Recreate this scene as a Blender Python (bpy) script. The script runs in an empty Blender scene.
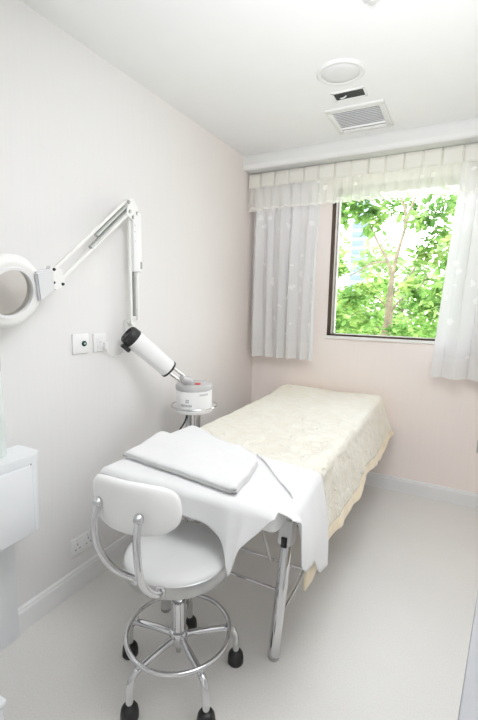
import bpy, bmesh, math, random
from mathutils import Vector, Matrix
random.seed(7)
PI = math.pi
scene = bpy.context.scene
COL = scene.collection
sin, cos = math.sin, math.cos

# ------------------------------------------------------------------ materials
def new_mat(name):
    m = bpy.data.materials.new(name); m.use_nodes = True
    nt = m.node_tree; nt.nodes.clear()
    out = nt.nodes.new('ShaderNodeOutputMaterial')
    return m, nt, out

def N(nt, kind, **kw):
    n = nt.nodes.new(kind)
    for k, v in kw.items():
        if k in n.inputs.keys(): n.inputs[k].default_value = v
        else: setattr(n, k, v)
    return n

def pbr(name, col, rough=.5, metal=0., var=.03, scale=8., bump=0., bscale=60., stretch=(1, 1, 1), sheen=0., coat=0., sss=0., detail=3., spec=.5):
    m, nt, out = new_mat(name); L = nt.links.new
    b = N(nt, 'ShaderNodeBsdfPrincipled', Roughness=rough, Metallic=metal)
    b.inputs['Sheen Weight'].default_value = sheen
    b.inputs['Coat Weight'].default_value = coat
    b.inputs['Specular IOR Level'].default_value = spec
    tc = N(nt, 'ShaderNodeTexCoord'); mp = N(nt, 'ShaderNodeMapping', Scale=stretch)
    L(tc.outputs['Object'], mp.inputs['Vector'])
    nz = N(nt, 'ShaderNodeTexNoise', Scale=scale, Detail=detail); L(mp.outputs[0], nz.inputs['Vector'])
    rp = N(nt, 'ShaderNodeValToRGB')
    rp.color_ramp.elements[0].position = .3; rp.color_ramp.elements[1].position = .7
    rp.color_ramp.elements[0].color = (*[max(0, c * (1 - var)) for c in col], 1)
    rp.color_ramp.elements[1].color = (*[min(1, c * (1 + var)) for c in col], 1)
    L(nz.outputs['Fac'], rp.inputs[0]); L(rp.outputs[0], b.inputs['Base Color'])
    if bump:
        n2 = N(nt, 'ShaderNodeTexNoise', Scale=bscale, Detail=4.); L(mp.outputs[0], n2.inputs['Vector'])
        bp = N(nt, 'ShaderNodeBump', Strength=bump, Distance=.01); L(n2.outputs['Fac'], bp.inputs['Height'])
        L(bp.outputs[0], b.inputs['Normal'])
    L(b.outputs[0], out.inputs[0])
    return m

def wallpaper(name, col, col2=None, axis=1, lo=0., hi=1.):
    """fine vertical-stripe woven wallpaper; optional soft change of tint along one axis of the wall"""
    m, nt, out = new_mat(name); L = nt.links.new
    b = N(nt, 'ShaderNodeBsdfPrincipled', Roughness=.75); b.inputs['Specular IOR Level'].default_value = .25
    tc = N(nt, 'ShaderNodeTexCoord')
    mp = N(nt, 'ShaderNodeMapping', Scale=(60, 60, 3)); L(tc.outputs['Object'], mp.inputs[0])
    n1 = N(nt, 'ShaderNodeTexNoise', Scale=1., Detail=4.); L(mp.outputs[0], n1.inputs['Vector'])
    n2 = N(nt, 'ShaderNodeTexNoise', Scale=1.2, Detail=2.); L(tc.outputs['Object'], n2.inputs['Vector'])
    rp = N(nt, 'ShaderNodeValToRGB'); e = rp.color_ramp.elements
    e[0].position = .3; e[1].position = .7
    e[0].color = (*[c * .988 for c in col], 1); e[1].color = (*[min(1, c * 1.006) for c in col], 1)
    L(n1.outputs['Fac'], rp.inputs[0])
    src = rp.outputs[0]
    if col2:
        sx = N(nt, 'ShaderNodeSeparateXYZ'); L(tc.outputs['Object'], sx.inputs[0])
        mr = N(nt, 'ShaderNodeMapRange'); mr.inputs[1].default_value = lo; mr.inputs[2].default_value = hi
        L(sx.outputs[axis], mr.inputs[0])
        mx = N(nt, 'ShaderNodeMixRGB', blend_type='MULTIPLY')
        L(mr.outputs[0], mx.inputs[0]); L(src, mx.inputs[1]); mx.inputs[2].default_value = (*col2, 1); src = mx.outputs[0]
    L(src, b.inputs['Base Color'])
    bp = N(nt, 'ShaderNodeBump', Strength=.12, Distance=.002); L(n1.outputs['Fac'], bp.inputs['Height']); L(bp.outputs[0], b.inputs['Normal'])
    L(b.outputs[0], out.inputs[0])
    return m

def sheer(name, col, opac, motif_opac, motif_scale, motif_thr=.2, translucent=.55, motif_col=None):
    """thin curtain fabric: woven, translucent, with scattered embroidered motifs"""
    m, nt, out = new_mat(name); L = nt.links.new
    tc = N(nt, 'ShaderNodeTexCoord')
    mp = N(nt, 'ShaderNodeMapping', Scale=(1, .25, 1)); L(tc.outputs['Object'], mp.inputs[0])
    wn = N(nt, 'ShaderNodeTexNoise', Scale=26., Detail=2.); L(mp.outputs[0], wn.inputs['Vector'])
    mx = N(nt, 'ShaderNodeMixRGB'); mx.inputs[0].default_value = .045
    L(mp.outputs[0], mx.inputs[1]); L(wn.outputs['Color'], mx.inputs[2])
    vo = N(nt, 'ShaderNodeTexVoronoi', Scale=motif_scale); vo.inputs['Randomness'].default_value = .75
    L(mx.outputs[0], vo.inputs['Vector'])
    n3 = N(nt, 'ShaderNodeTexNoise', Scale=34., Detail=1.); L(mp.outputs[0], n3.inputs['Vector'])
    ad = N(nt, 'ShaderNodeMath', operation='MULTIPLY_ADD'); ad.inputs[1].default_value = .28
    L(n3.outputs['Fac'], ad.inputs[0]); L(vo.outputs['Distance'], ad.inputs[2])
    lt = N(nt, 'ShaderNodeMath', operation='LESS_THAN'); lt.inputs[1].default_value = motif_thr + .14
    L(ad.outputs[0], lt.inputs[0])
    cm = N(nt, 'ShaderNodeMixRGB'); L(lt.outputs[0], cm.inputs[0])
    cm.inputs[1].default_value = (*col, 1); cm.inputs[2].default_value = (*(motif_col or [min(1, c * 1.15) for c in col]), 1)
    d = N(nt, 'ShaderNodeBsdfDiffuse'); t = N(nt, 'ShaderNodeBsdfTranslucent'); tr = N(nt, 'ShaderNodeBsdfTransparent')
    L(cm.outputs[0], d.inputs[0]); L(cm.outputs[0], t.inputs[0])
    a = N(nt, 'ShaderNodeMixShader'); a.inputs[0].default_value = translucent; L(d.outputs[0], a.inputs[1]); L(t.outputs[0], a.inputs[2])
    mr = N(nt, 'ShaderNodeMapRange'); mr.inputs[3].default_value = opac; mr.inputs[4].default_value = motif_opac
    L(lt.outputs[0], mr.inputs[0])
    f = N(nt, 'ShaderNodeMixShader'); L(mr.outputs[0], f.inputs[0]); L(tr.outputs[0], f.inputs[1]); L(a.outputs[0], f.inputs[2])
    L(f.outputs[0], out.inputs[0])
    return m

def glass(name, tint=(1, 1, 1), gloss=.08, rough=.02):
    m, nt, out = new_mat(name); L = nt.links.new
    tr = N(nt, 'ShaderNodeBsdfTransparent'); tr.inputs[0].default_value = (*tint, 1)
    g = N(nt, 'ShaderNodeBsdfGlossy', Roughness=rough)
    fr = N(nt, 'ShaderNodeFresnel', IOR=1.3)
    mu = N(nt, 'ShaderNodeMath', operation='MULTIPLY'); mu.inputs[1].default_value = gloss * 10; L(fr.outputs[0], mu.inputs[0])
    f = N(nt, 'ShaderNodeMixShader'); L(mu.outputs[0], f.inputs[0]); L(tr.outputs[0], f.inputs[1]); L(g.outputs[0], f.inputs[2])
    L(f.outputs[0], out.inputs[0])
    return m

def leaf_mat(name, c1, c2, c3):
    m, nt, out = new_mat(name); L = nt.links.new
    gi = N(nt, 'ShaderNodeTexCoord')
    nz = N(nt, 'ShaderNodeTexNoise', Scale=3.2, Detail=4.); L(gi.outputs['Object'], nz.inputs['Vector'])
    rp = N(nt, 'ShaderNodeValToRGB'); e = rp.color_ramp.elements
    e[0].position = .32; e[0].color = (*c1, 1); e[1].position = .68; e[1].color = (*c3, 1)
    k = e.new(.5); k.color = (*c2, 1)
    L(nz.outputs['Fac'], rp.inputs[0])
    d = N(nt, 'ShaderNodeBsdfDiffuse'); t = N(nt, 'ShaderNodeBsdfTranslucent')
    L(rp.outputs[0], d.inputs[0]); L(rp.outputs[0], t.inputs[0])
    a = N(nt, 'ShaderNodeMixShader'); a.inputs[0].default_value = .45; L(d.outputs[0], a.inputs[1]); L(t.outputs[0], a.inputs[2])
    L(a.outputs[0], out.inputs[0])
    return m

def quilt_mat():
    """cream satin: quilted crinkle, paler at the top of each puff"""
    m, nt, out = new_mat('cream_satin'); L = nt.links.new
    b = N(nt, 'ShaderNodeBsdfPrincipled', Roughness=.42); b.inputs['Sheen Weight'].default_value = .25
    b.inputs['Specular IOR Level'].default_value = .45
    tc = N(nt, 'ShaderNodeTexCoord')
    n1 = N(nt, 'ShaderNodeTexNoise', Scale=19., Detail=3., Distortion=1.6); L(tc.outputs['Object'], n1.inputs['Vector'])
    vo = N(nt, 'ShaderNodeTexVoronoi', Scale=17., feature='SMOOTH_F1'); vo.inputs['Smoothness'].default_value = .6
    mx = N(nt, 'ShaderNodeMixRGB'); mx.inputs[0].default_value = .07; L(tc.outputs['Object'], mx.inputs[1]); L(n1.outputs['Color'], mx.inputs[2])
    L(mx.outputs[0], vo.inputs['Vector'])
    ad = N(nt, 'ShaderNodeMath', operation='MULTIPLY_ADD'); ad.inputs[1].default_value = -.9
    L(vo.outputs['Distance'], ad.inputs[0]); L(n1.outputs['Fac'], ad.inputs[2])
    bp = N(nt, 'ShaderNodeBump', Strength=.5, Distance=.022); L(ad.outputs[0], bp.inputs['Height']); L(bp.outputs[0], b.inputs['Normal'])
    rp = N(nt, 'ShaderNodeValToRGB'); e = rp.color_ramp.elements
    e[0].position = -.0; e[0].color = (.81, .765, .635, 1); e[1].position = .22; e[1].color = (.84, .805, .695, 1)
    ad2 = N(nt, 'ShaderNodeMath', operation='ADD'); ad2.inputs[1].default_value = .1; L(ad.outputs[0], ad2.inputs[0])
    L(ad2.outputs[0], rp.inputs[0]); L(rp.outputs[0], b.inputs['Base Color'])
    L(b.outputs[0], out.inputs[0])
    return m

def floor_mat():
    m, nt, out = new_mat('speckled_vinyl'); L = nt.links.new
    b = N(nt, 'ShaderNodeBsdfPrincipled', Roughness=.38); b.inputs['Specular IOR Level'].default_value = .35
    tc = N(nt, 'ShaderNodeTexCoord')
    n1 = N(nt, 'ShaderNodeTexNoise', Scale=170., Detail=2.); L(tc.outputs['Object'], n1.inputs['Vector'])
    n2 = N(nt, 'ShaderNodeTexNoise', Scale=2.2, Detail=3.); L(tc.outputs['Object'], n2.inputs['Vector'])
    rp = N(nt, 'ShaderNodeValToRGB'); e = rp.color_ramp.elements
    e[0].position = .34; e[0].color = (.70, .685, .66, 1); e[1].position = .58; e[1].color = (.75, .735, .71, 1)
    L(n1.outputs['Fac'], rp.inputs[0])
    r2 = N(nt, 'ShaderNodeValToRGB'); e = r2.color_ramp.elements
    e[0].position = .3; e[0].color = (.96, .96, .96, 1); e[1].position = .7; e[1].color = (1, 1, 1, 1)
    L(n2.outputs['Fac'], r2.inputs[0])
    mx = N(nt, 'ShaderNodeMixRGB', blend_type='MULTIPLY'); mx.inputs[0].default_value = 1
    L(rp.outputs[0], mx.inputs[1]); L(r2.outputs[0], mx.inputs[2]); L(mx.outputs[0], b.inputs['Base Color'])
    bp = N(nt, 'ShaderNodeBump', Strength=.08, Distance=.002); L(n1.outputs['Fac'], bp.inputs['Height']); L(bp.outputs[0], b.inputs['Normal'])
    L(b.outputs[0], out.inputs[0])
    return m

M = dict(
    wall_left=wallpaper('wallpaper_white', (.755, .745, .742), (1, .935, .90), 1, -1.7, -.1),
    wall_back=wallpaper('wallpaper_pink', (.885, .805, .77)),
    wall_front=pbr('front_wall_paint', (.82, .81, .80), .8, var=.02),
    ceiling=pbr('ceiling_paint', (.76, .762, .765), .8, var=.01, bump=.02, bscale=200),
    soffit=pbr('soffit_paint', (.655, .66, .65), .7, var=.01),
    trim=pbr('trim_paint', (.79, .79, .80), .45, var=.01),
    floor=floor_mat(),
    chrome=pbr('chrome', (.66, .66, .675), .08, 1., var=.02, scale=20),
    steel=pbr('brushed_steel', (.50, .50, .50), .28, 1., var=.05, scale=30, stretch=(1, 1, .1)),
    spring=pbr('spring_steel', (.42, .43, .42), .35, .9, var=.25, scale=400, stretch=(1, 1, 1)),
    white_plastic=pbr('white_plastic', (.82, .82, .825), .35, var=.01),
    lamp_white=pbr('lamp_white', (.82, .82, .80), .35, var=.01),
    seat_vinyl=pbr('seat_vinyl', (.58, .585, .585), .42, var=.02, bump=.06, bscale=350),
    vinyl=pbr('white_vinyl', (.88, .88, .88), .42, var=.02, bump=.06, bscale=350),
    housing=pbr('lamp_housing', (.66, .66, .69), .4, var=.01),
    grey_plastic=pbr('grey_plastic', (.47, .47, .47), .4, var=.03),
    light_grey=pbr('light_grey_plastic', (.62, .62, .63), .5, var=.02),
    black=pbr('black_rubber', (.012, .012, .013), .42, var=.1),
    darkbox=pbr('dark_cavity', (.01, .012, .015), .6, var=.1),
    lacquer=pbr('white_lacquer', (.80, .82, .845), .28, var=.01, coat=.2),
    worktop=pbr('white_worktop', (.37, .375, .40), .5, var=.01),
    towel=pbr('white_towel', (.82, .82, .83), .9, var=.015, scale=60, bump=.25, bscale=420, sheen=.3),
    sheet=pbr('white_sheet', (.82, .82, .835), .85, var=.01, bump=.12, bscale=260, sheen=.2),
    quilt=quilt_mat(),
    hem=pbr('peach_satin_hem', (.90, .78, .57), .45, var=.06, scale=22, bump=.25, bscale=30, sheen=.2),
    red=pbr('red_button', (.55, .03, .03), .4),
    green=pbr('dark_green_button', (.0, .045, .035), .25),
    print_grey=pbr('grey_print', (.33, .33, .36), .6),
    bronze=pbr('dark_bronze_aluminium', (.075, .05, .038), .38, .3, var=.1),
    white_alu=pbr('white_aluminium', (.85, .84, .82), .4, var=.01),
    curtain=sheer('grey_sheer', (.84, .84, .85), .96, .99, 12., .22, .22, (.93, .93, .93)),
    curtain_hem=sheer('grey_sheer_hem', (.86, .86, .86), .97, .99, 9.5, .05, .35),
    valance=sheer('cream_sheer', (.97, .965, .935), .66, .95, 15., .2, .6, (.99, .98, .95)),
    valance_band=sheer('cream_header', (.87, .86, .82), .95, .97, 9., .05, .45),
    valance_lace=sheer('cream_lace', (.97, .96, .92), .78, .97, 42., .2, .55, (.99, .98, .95)),
    pane=glass('window_glass', (.97, .985, .98), .05),
    lens=glass('lens_glass', (.90, .885, .86), .10),
    jar=pbr('bottle_glass', (.70, .77, .74), .12, var=.02),
    mirror=pbr('mirror_glass', (.80, .83, .84), .02, 1., var=.0),
    bark=pbr('bark', (.21, .165, .115), .8, var=.3, scale=14, bump=.5, bscale=30),
    leaf=leaf_mat('leaf_green', (.06, .15, .03), (.16, .30, .075), (.40, .53, .17)),
    leaf_pale=leaf_mat('leaf_pale', (.10, .24, .05), (.24, .42, .10), (.50, .64, .24)),
    leaf_hazed=leaf_mat('leaf_haze', (.16, .27, .10), (.28, .42, .16), (.46, .58, .28)),  # distance haze painted into the leaf colours of the farthest tree
    ground=pbr('garden_soil', (.30, .33, .20), .9, var=.3, scale=2),
    tower=pbr('tower_paint', (.19, .25, .34), .7, var=.03),
    tower_glass=pbr('tower_windows', (.10, .15, .24), .2, var=.1),
)

# ------------------------------------------------------------------ mesh builder
class MB:
    def __init__(s): s.bm = bmesh.new()
    def box(s, c, d, rot=None, bevel=0., seg=2):
        r = bmesh.ops.create_cube(s.bm, size=1.0); vs = r['verts']
        for v in vs: v.co = Vector((v.co.x * d[0], v.co.y * d[1], v.co.z * d[2]))
        if bevel:
            es = list({e for v in vs for e in v.link_edges})
            rb = bmesh.ops.bevel(s.bm, geom=vs + es, offset=bevel, segments=seg, profile=.5, affect='EDGES')
            vs = list({v for f in rb['faces'] for v in f.verts} | {v for v in vs if v.is_valid})
        mt = Matrix.Translation(c)
        if rot is not None: mt = mt @ rot
        bmesh.ops.transform(s.bm, matrix=mt, verts=vs)
        return s
    def tube(s, pts, r, n=12, closed=False, cap=True):
        pts = [Vector(p) for p in pts]; k = len(pts)
        rs = r if isinstance(r, (list, tuple)) else [r] * k
        tang = []
        for i in range(k):
            a = pts[(i - 1) % k] if (closed or i > 0) else pts[i]
            b = pts[(i + 1) % k] if (closed or i < k - 1) else pts[i]
            t = (b - a); tang.append(t.normalized() if t.length > 1e-9 else Vector((0, 0, 1)))
        u = tang[0].orthogonal().normalized(); rings = []
        for i in range(k):
            u = (u - tang[i] * u.dot(tang[i]))
            u = u.normalized() if u.length > 1e-6 else tang[i].orthogonal().normalized()
            w = tang[i].cross(u)
            rings.append([s.bm.verts.new(pts[i] + (u * cos(2 * PI * j / n) + w * sin(2 * PI * j / n)) * rs[i]) for j in range(n)])
        m = k if closed else k - 1
        for i in range(m):
            A, B = rings[i], rings[(i + 1) % k]
            for j in range(n): s.bm.faces.new((A[j], A[(j + 1) % n], B[(j + 1) % n], B[j]))
        if cap and not closed:
            s.bm.faces.new(list(reversed(rings[0]))); s.bm.faces.new(rings[-1])
        return s
    def lathe(s, prof, c=(0, 0, 0), axis=(0, 0, 1), n=40):
        """prof: list of (radius, height) along the axis"""
        q = Vector((0, 0, 1)).rotation_difference(Vector(axis).normalized()); c = Vector(c); rings = []
        for r, h in prof:
            if r < 1e-6: rings.append([s.bm.verts.new(c + q @ Vector((0, 0, h)))])
            else: rings.append([s.bm.verts.new(c + q @ Vector((r * cos(2 * PI * j / n), r * sin(2 * PI * j / n), h))) for j in range(n)])
        for A, B in zip(rings, rings[1:]):
            for j in range(n):
                j2 = (j + 1) % n
                if len(A) == 1 and len(B) == 1: continue
                if len(A) == 1: s.bm.faces.new((A[0], B[j], B[j2]))
                elif len(B) == 1: s.bm.faces.new((A[j], B[0], A[j2]))
                else: s.bm.faces.new((A[j], B[j], B[j2], A[j2]))
        return s
    def grid(s, fn, nu, nv, closed_u=False):
        g = [[s.bm.verts.new(fn(i / nu, j / nv)) for i in range(nu + (0 if closed_u else 1))] for j in range(nv + 1)]
        for j in range(nv):
            for i in range(nu):
                i2 = (i + 1) % len(g[j]) if closed_u else i + 1
                s.bm.faces.new((g[j][i], g[j][i2], g[j + 1][i2], g[j + 1][i]))
        return g
    def poly(s, pts):
        s.bm.faces.new([s.bm.verts.new(p) for p in pts]); return s
    def prism(s, pts2, to3, h0, h1):
        """extrude a 2D outline; to3(x, y, h) gives the point"""
        a = [s.bm.verts.new(to3(x, y, h0)) for x, y in pts2]; b = [s.bm.verts.new(to3(x, y, h1)) for x, y in pts2]
        k = len(a)
        for i in range(k): s.bm.faces.new((a[i], a[(i + 1) % k], b[(i + 1) % k], b[i]))
        s.bm.faces.new(list(reversed(a))); s.bm.faces.new(b); return s
    def build(s, name, mat, parent=None, smooth=True, solid=0., sub=0, kind=None, weld=0., angle=40, soff=-1.):
        if weld: bmesh.ops.remove_doubles(s.bm, verts=s.bm.verts, dist=weld)
        bmesh.ops.recalc_face_normals(s.bm, faces=s.bm.faces)
        me = bpy.data.meshes.new(name); s.bm.to_mesh(me); s.bm.free()
        me.materials.append(mat)
        if smooth:
            for p in me.polygons: p.use_smooth = True
            me.set_sharp_from_angle(angle=math.radians(angle))
        o = bpy.data.objects.new(name, me); COL.objects.link(o)
        if parent is not None:
            o.parent = parent
            o.matrix_parent_inverse = Matrix.Translation(parent.location).inverted()
        if solid:
            md = o.modifiers.new('thickness', 'SOLIDIFY'); md.thickness = solid; md.offset = soff
        if sub:
            md = o.modifiers.new('smooth', 'SUBSURF'); md.levels = sub; md.render_levels = sub
        if kind: o['kind'] = kind
        return o

def spline(pts, n=8):
    P = [Vector(p) for p in pts]; out = []
    for i in range(len(P) - 1):
        p0 = P[i - 1] if i else P[0] * 2 - P[1]; p1, p2 = P[i], P[i + 1]
        p3 = P[i + 2] if i + 2 < len(P) else P[-1] * 2 - P[-2]
        for k in range(n):
            t = k / n
            out.append(.5 * (2 * p1 + (p2 - p0) * t + (2 * p0 - 5 * p1 + 4 * p2 - p3) * t * t + (3 * p1 - p0 - 3 * p2 + p3) * t ** 3))
    out.append(P[-1]); return out

def interp(x, tab):
    if x <= tab[0][0]: return tab[0][1]
    for (a, b), (c, d) in zip(tab, tab[1:]):
        if x <= c:
            t = (x - a) / (c - a); t = t * t * (3 - 2 * t); return b + (d - b) * t
    return tab[-1][1]

def tag(o, label, cat, group=None):
    o['label'] = label; o['category'] = cat
    if group: o['group'] = group
    return o

def thing(name, label, cat, loc=(0, 0, 0), group=None):
    o = bpy.data.objects.new(name, None); COL.objects.link(o); o.location = loc; o.empty_display_size = .1
    bpy.context.view_layer.update()
    return tag(o, label, cat, group)

def struct(o): o['kind'] = 'structure'; return o

def noise2(x, y):
    return (sin(x * 7.1 + 1.3 * sin(y * 5.2)) + sin(y * 9.7 + 1.7 * sin(x * 6.3 + 2)) + .6 * sin(x * 17 + y * 13) + .5 * sin(x * 23 - y * 19 + 1)) / 3.1

# ------------------------------------------------------------------ room shell
XR, YF, H, T = 2.02, -3.75, 2.45, .14
WX0, WX1, WZ0, WZ1 = .632, 1.60, 1.127, 2.20
struct(MB().box((XR / 2, YF / 2, -.05), (XR + 2 * T, -YF + 2 * T, .1)).build('floor', M['floor'], smooth=False))
struct(MB().box((XR / 2, YF / 2, H + .06), (XR + 2 * T, -YF + 2 * T, .12)).build('ceiling', M['ceiling'], smooth=False))
struct(MB().box((-T / 2, YF / 2, H / 2), (T, -YF, H)).build('wall_left', M['wall_left'], smooth=False))
struct(MB().box((XR + T / 2, YF / 2, H / 2), (T, -YF, H)).build('wall_right', M['wall_left'], smooth=False))
struct(MB().box((XR / 2, YF - T / 2, H / 2), (XR + 2 * T, T, H)).build('wall_front', M['wall_front'], smooth=False))
wb = MB()
def slab(x0, x1, z0, z1): wb.box(((x0 + x1) / 2, T / 2, (z0 + z1) / 2), (x1 - x0, T, z1 - z0))
slab(-T, WX0, 0, H); slab(WX1, XR + T, 0, H); slab(WX0, WX1, 0, WZ0); slab(WX0, WX1, WZ1, H)
struct(wb.build('wall_back', M['wall_back'], smooth=False))
# ceiling box that hides the curtain track
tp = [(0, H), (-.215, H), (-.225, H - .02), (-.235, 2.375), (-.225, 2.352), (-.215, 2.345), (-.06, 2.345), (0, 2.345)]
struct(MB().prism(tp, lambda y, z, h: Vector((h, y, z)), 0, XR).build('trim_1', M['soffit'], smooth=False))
def baseboard(name, p, q, n):
    p, q, n = Vector(p), Vector(q), Vector(n)
    prof = [(0, 0), (.016, 0), (.016, .086), (.012, .094), (.012, .1), (.006, .106), (0, .106)]
    m = MB(); a = [m.bm.verts.new(p + n * d + Vector((0, 0, z))) for d, z in prof]; b = [m.bm.verts.new(q + n * d + Vector((0, 0, z))) for d, z in prof]
    k = len(a)
    for i in range(k): m.bm.faces.new((a[i], a[(i + 1) % k], b[(i + 1) % k], b[i]))
    m.bm.faces.new(a); m.bm.faces.new(list(reversed(b)))
    struct(m.build(name, M['trim'], smooth=False))
baseboard('baseboard_left', (0, -2.213, 0), (0, 0, 0), (1, 0, 0))
baseboard('baseboard_back', (.016, 0, 0), (XR - .016, 0, 0), (0, -1, 0))
baseboard('baseboard_right', (XR, 0, 0), (XR, YF, 0), (-1, 0, 0))

# window: dark bronze sliding frame set in the wall, white ledge below
w = bpy.data.objects.new('window_1', None); COL.objects.link(w); w.location = ((WX0 + WX1) / 2, 0, WZ0); struct(w); bpy.context.view_layer.update()
fr = MB()
fr.box((WX0 + .015, .045, (WZ0 + WZ1) / 2), (.030, .105, WZ1 - WZ0), bevel=.002)
fr.box((WX1 - .010, .045, (WZ0 + WZ1) / 2), (.020, .105, WZ1 - WZ0), bevel=.002)
fr.box(((WX0 + WX1) / 2, .045, WZ0 + .007), (WX1 - WX0, .105, .014), bevel=.002)
fr.box(((WX0 + WX1) / 2, .045, WZ1 - .02), (WX1 - WX0, .105, .04), bevel=.002)
fr.build('window_frame', M['bronze'], w, smooth=False)
sa = MB()
sa.box((WX0 + .034, .075, (WZ0 + WZ1) / 2), (.008, .03, WZ1 - WZ0 - .03))
sa.box((WX1 - .026, .075, (WZ0 + WZ1) / 2), (.012, .03, WZ1 - WZ0 - .03))
sa.build('window_sash', M['white_alu'], w, smooth=False)
MB().box(((WX0 + WX1) / 2, .08, (WZ0 + WZ1) / 2), (WX1 - WX0 - .05, .005, WZ1 - WZ0 - .05)).build('window_pane', M['pane'], w, smooth=False)
MB().box(((WX0 + WX1) / 2, -.004, WZ0 - .012), (WX1 - WX0 + .03, .024, .022), bevel=.003).build('window_sill', M['white_alu'], w, smooth=False)

# ------------------------------------------------------------------ outdoors
struct(MB().box((0, 30, -3.6), (140, 58, .2)).build('ground', M['ground'], smooth=False))

def leaves(mb, centre, rad, n, size, flat=.75, rng=random):
    c = Vector(centre)
    for _ in range(n):
        d = Vector((rng.gauss(0, 1), rng.gauss(0, 1), rng.gauss(0, 1))).normalized() * rad * (rng.random() ** .45)
        p = c + Vector((d.x, d.y, d.z * flat))
        s = size * rng.uniform(.6, 1.3)
        t = Vector((rng.gauss(0, 1), rng.gauss(0, 1), rng.gauss(-.35, .55))).normalized()
        u = t.cross(Vector((rng.gauss(0, .5), rng.gauss(0, .5), 1))).normalized(); nn = t.cross(u)
        pts = [p, p + t * s * .3 + u * s * .24 + nn * s * .05, p + t * s * .7 + u * s * .22, p + t * s - nn * s * .08, p + t * s * .7 - u * s * .22, p + t * s * .3 - u * s * .24 + nn * s * .05]
        vs = [mb.bm.verts.new(q) for q in pts]
        mb.bm.faces.new((vs[0], vs[1], vs[2], vs[3])); mb.bm.faces.new((vs[0], vs[3], vs[4], vs[5]))

# main tree, close to the window, with its forked trunk in view
tr = thing('garden_tree', 'nearest tree outside, pale forked trunk rising through the middle of the window', 'tree', (.55, 3.0, -3.5))
trunk = spline([(.30, 3.05, -3.5), (.50, 3.0, -1.5), (.56, 3.0, -.1), (.60, 3.0, .70), (.655, 3.0, 1.10), (.655, 3.0, 1.40), (.668, 3.0, 1.77)])
MB().tube(trunk, [.12 - .088 * i / (len(trunk) - 1) for i in range(len(trunk))], 12).build('trunk', M['bark'], tr)
def branch(pts, r0, r1, par, n=6):
    q = spline(pts, n); k = len(q) - 1
    return MB().tube(q, [r0 + (r1 - r0) * i / k for i in range(k + 1)], 8).build('branch', M['bark'], par)
branch([(.665, 3.0, 1.74), (.72, 2.98, 2.05), (.79, 2.98, 2.36), (.86, 3, 2.68), (1.05, 3.05, 3.1), (1.3, 3.1, 3.7)], .027, .010, tr)
branch([(.668, 3.0, 1.72), (.60, 3.02, 1.95), (.47, 3.0, 2.18), (.36, 3.0, 2.39), (.15, 3.05, 2.8), (0, 3.1, 3.3)], .023, .009, tr)
branch([(.80, 2.98, 2.38), (.78, 3.0, 2.62), (.70, 3.05, 2.85), (.60, 3.1, 3.4)], .024, .010, tr)
branch([(.60, 3.02, 1.95), (.40, 2.95, 1.93), (.15, 2.9, 1.78), (-.10, 2.85, 1.70)], .016, .005, tr)
branch([(.66, 3.0, 1.2), (.80, 2.9, 1.42), (1.00, 2.85, 1.55), (1.20, 2.8, 1.85)], .016, .005, tr)
branch([(.66, 3.0, 1.3), (.50, 2.9, 1.45), (.33, 2.85, 1.50), (.22, 2.8, 1.42)], .013, .005, tr)
branch([(.66, 3.0, 1.45), (.88, 3.1, 1.75), (1.1, 3.15, 2.2), (1.35, 3.2, 2.5)], .018, .005, tr)
branch([(.64, 3.0, 1.0), (.46, 2.9, 1.08), (.32, 2.85, 1.25), (.18, 2.8, 1.2)], .012, .004, tr)
fol = MB()
rg = random.Random(11)
for c, r, n in [((.02, 2.7, 2.62), .30, 170), ((.30, 2.75, 2.80), .30, 190), ((.42, 2.9, 2.50), .22, 110), ((-.18, 2.8, 2.75), .25, 120),
                ((.98, 2.8, 2.42), .18, 80), ((1.25, 2.85, 2.62), .28, 130), ((1.30, 2.9, 2.22), .26, 150), ((1.05, 2.9, 2.02), .20, 110), ((1.42, 2.8, 1.92), .22, 110),
                ((-.05, 2.75, 1.85), .18, 85), ((.20, 2.7, 1.45), .22, 130), ((-.05, 2.65, 1.35), .25, 130), ((.42, 2.7, 1.60), .15, 60),
                ((.05, 2.6, 1.05), .22, 120), ((.45, 2.7, 1.18), .14, 60), ((.95, 2.75, 1.60), .17, 80), ((1.15, 2.75, 1.35), .22, 120), ((1.40, 2.7, 1.55), .22, 110),
                ((.85, 2.7, 1.02), .18, 90), ((1.25, 2.65, 1.0), .22, 110), ((.45, 2.65, .92), .16, 80), ((.7, 3.2, 2.75), .3, 120), ((1.55, 2.8, 1.2), .25, 100)]:
    leaves(fol, c, r, n, .125, rng=rg)
fol.build('foliage', M['leaf'], tr, smooth=False)

def bushy(label, base, top, clumps, size, mat, seed, r=.10):
    t = thing('garden_tree', label, 'tree', base, 'trees behind the nearest tree')
    q = spline([base, (base[0] + .15, base[1], (base[2] + top[2]) / 2), top]); k = len(q) - 1
    MB().tube(q, [r * (1 - .75 * i / k) for i in range(k + 1)], 8).build('trunk', M['bark'], t)
    f = MB(); g = random.Random(seed)
    for c, rr, n in clumps: leaves(f, c, rr, n, size, rng=g)
    f.build('foliage', mat, t, smooth=False)
bushy('yellow-green leafy tree low in the left of the window, behind the nearest tree', (-.7, 4.6, -3.5), (-.6, 4.6, 1.6),
      [((-1.0, 4.6, 1.5), .55, 420), ((-.35, 4.5, 1.2), .55, 420), ((-.9, 4.7, .7), .6, 380), ((.25, 4.6, .9), .5, 360), ((-.7, 4.7, 2.1), .40, 200), ((.2, 4.8, 1.7), .38, 190)], .16, M['leaf_pale'], 3)
bushy('bright green tree filling the right of the window, behind the nearest tree', (1.5, 5.6, -3.5), (1.5, 5.6, 1.8),
      [((1.3, 5.6, 1.0), .6, 460), ((1.9, 5.7, 1.4), .6, 440), ((.85, 5.6, .7), .5, 340), ((1.55, 5.8, 1.9), .45, 300), ((2.0, 5.8, 2.35), .4, 200), ((.95, 5.9, 1.55), .35, 170)], .16, M['leaf_pale'], 5)
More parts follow.
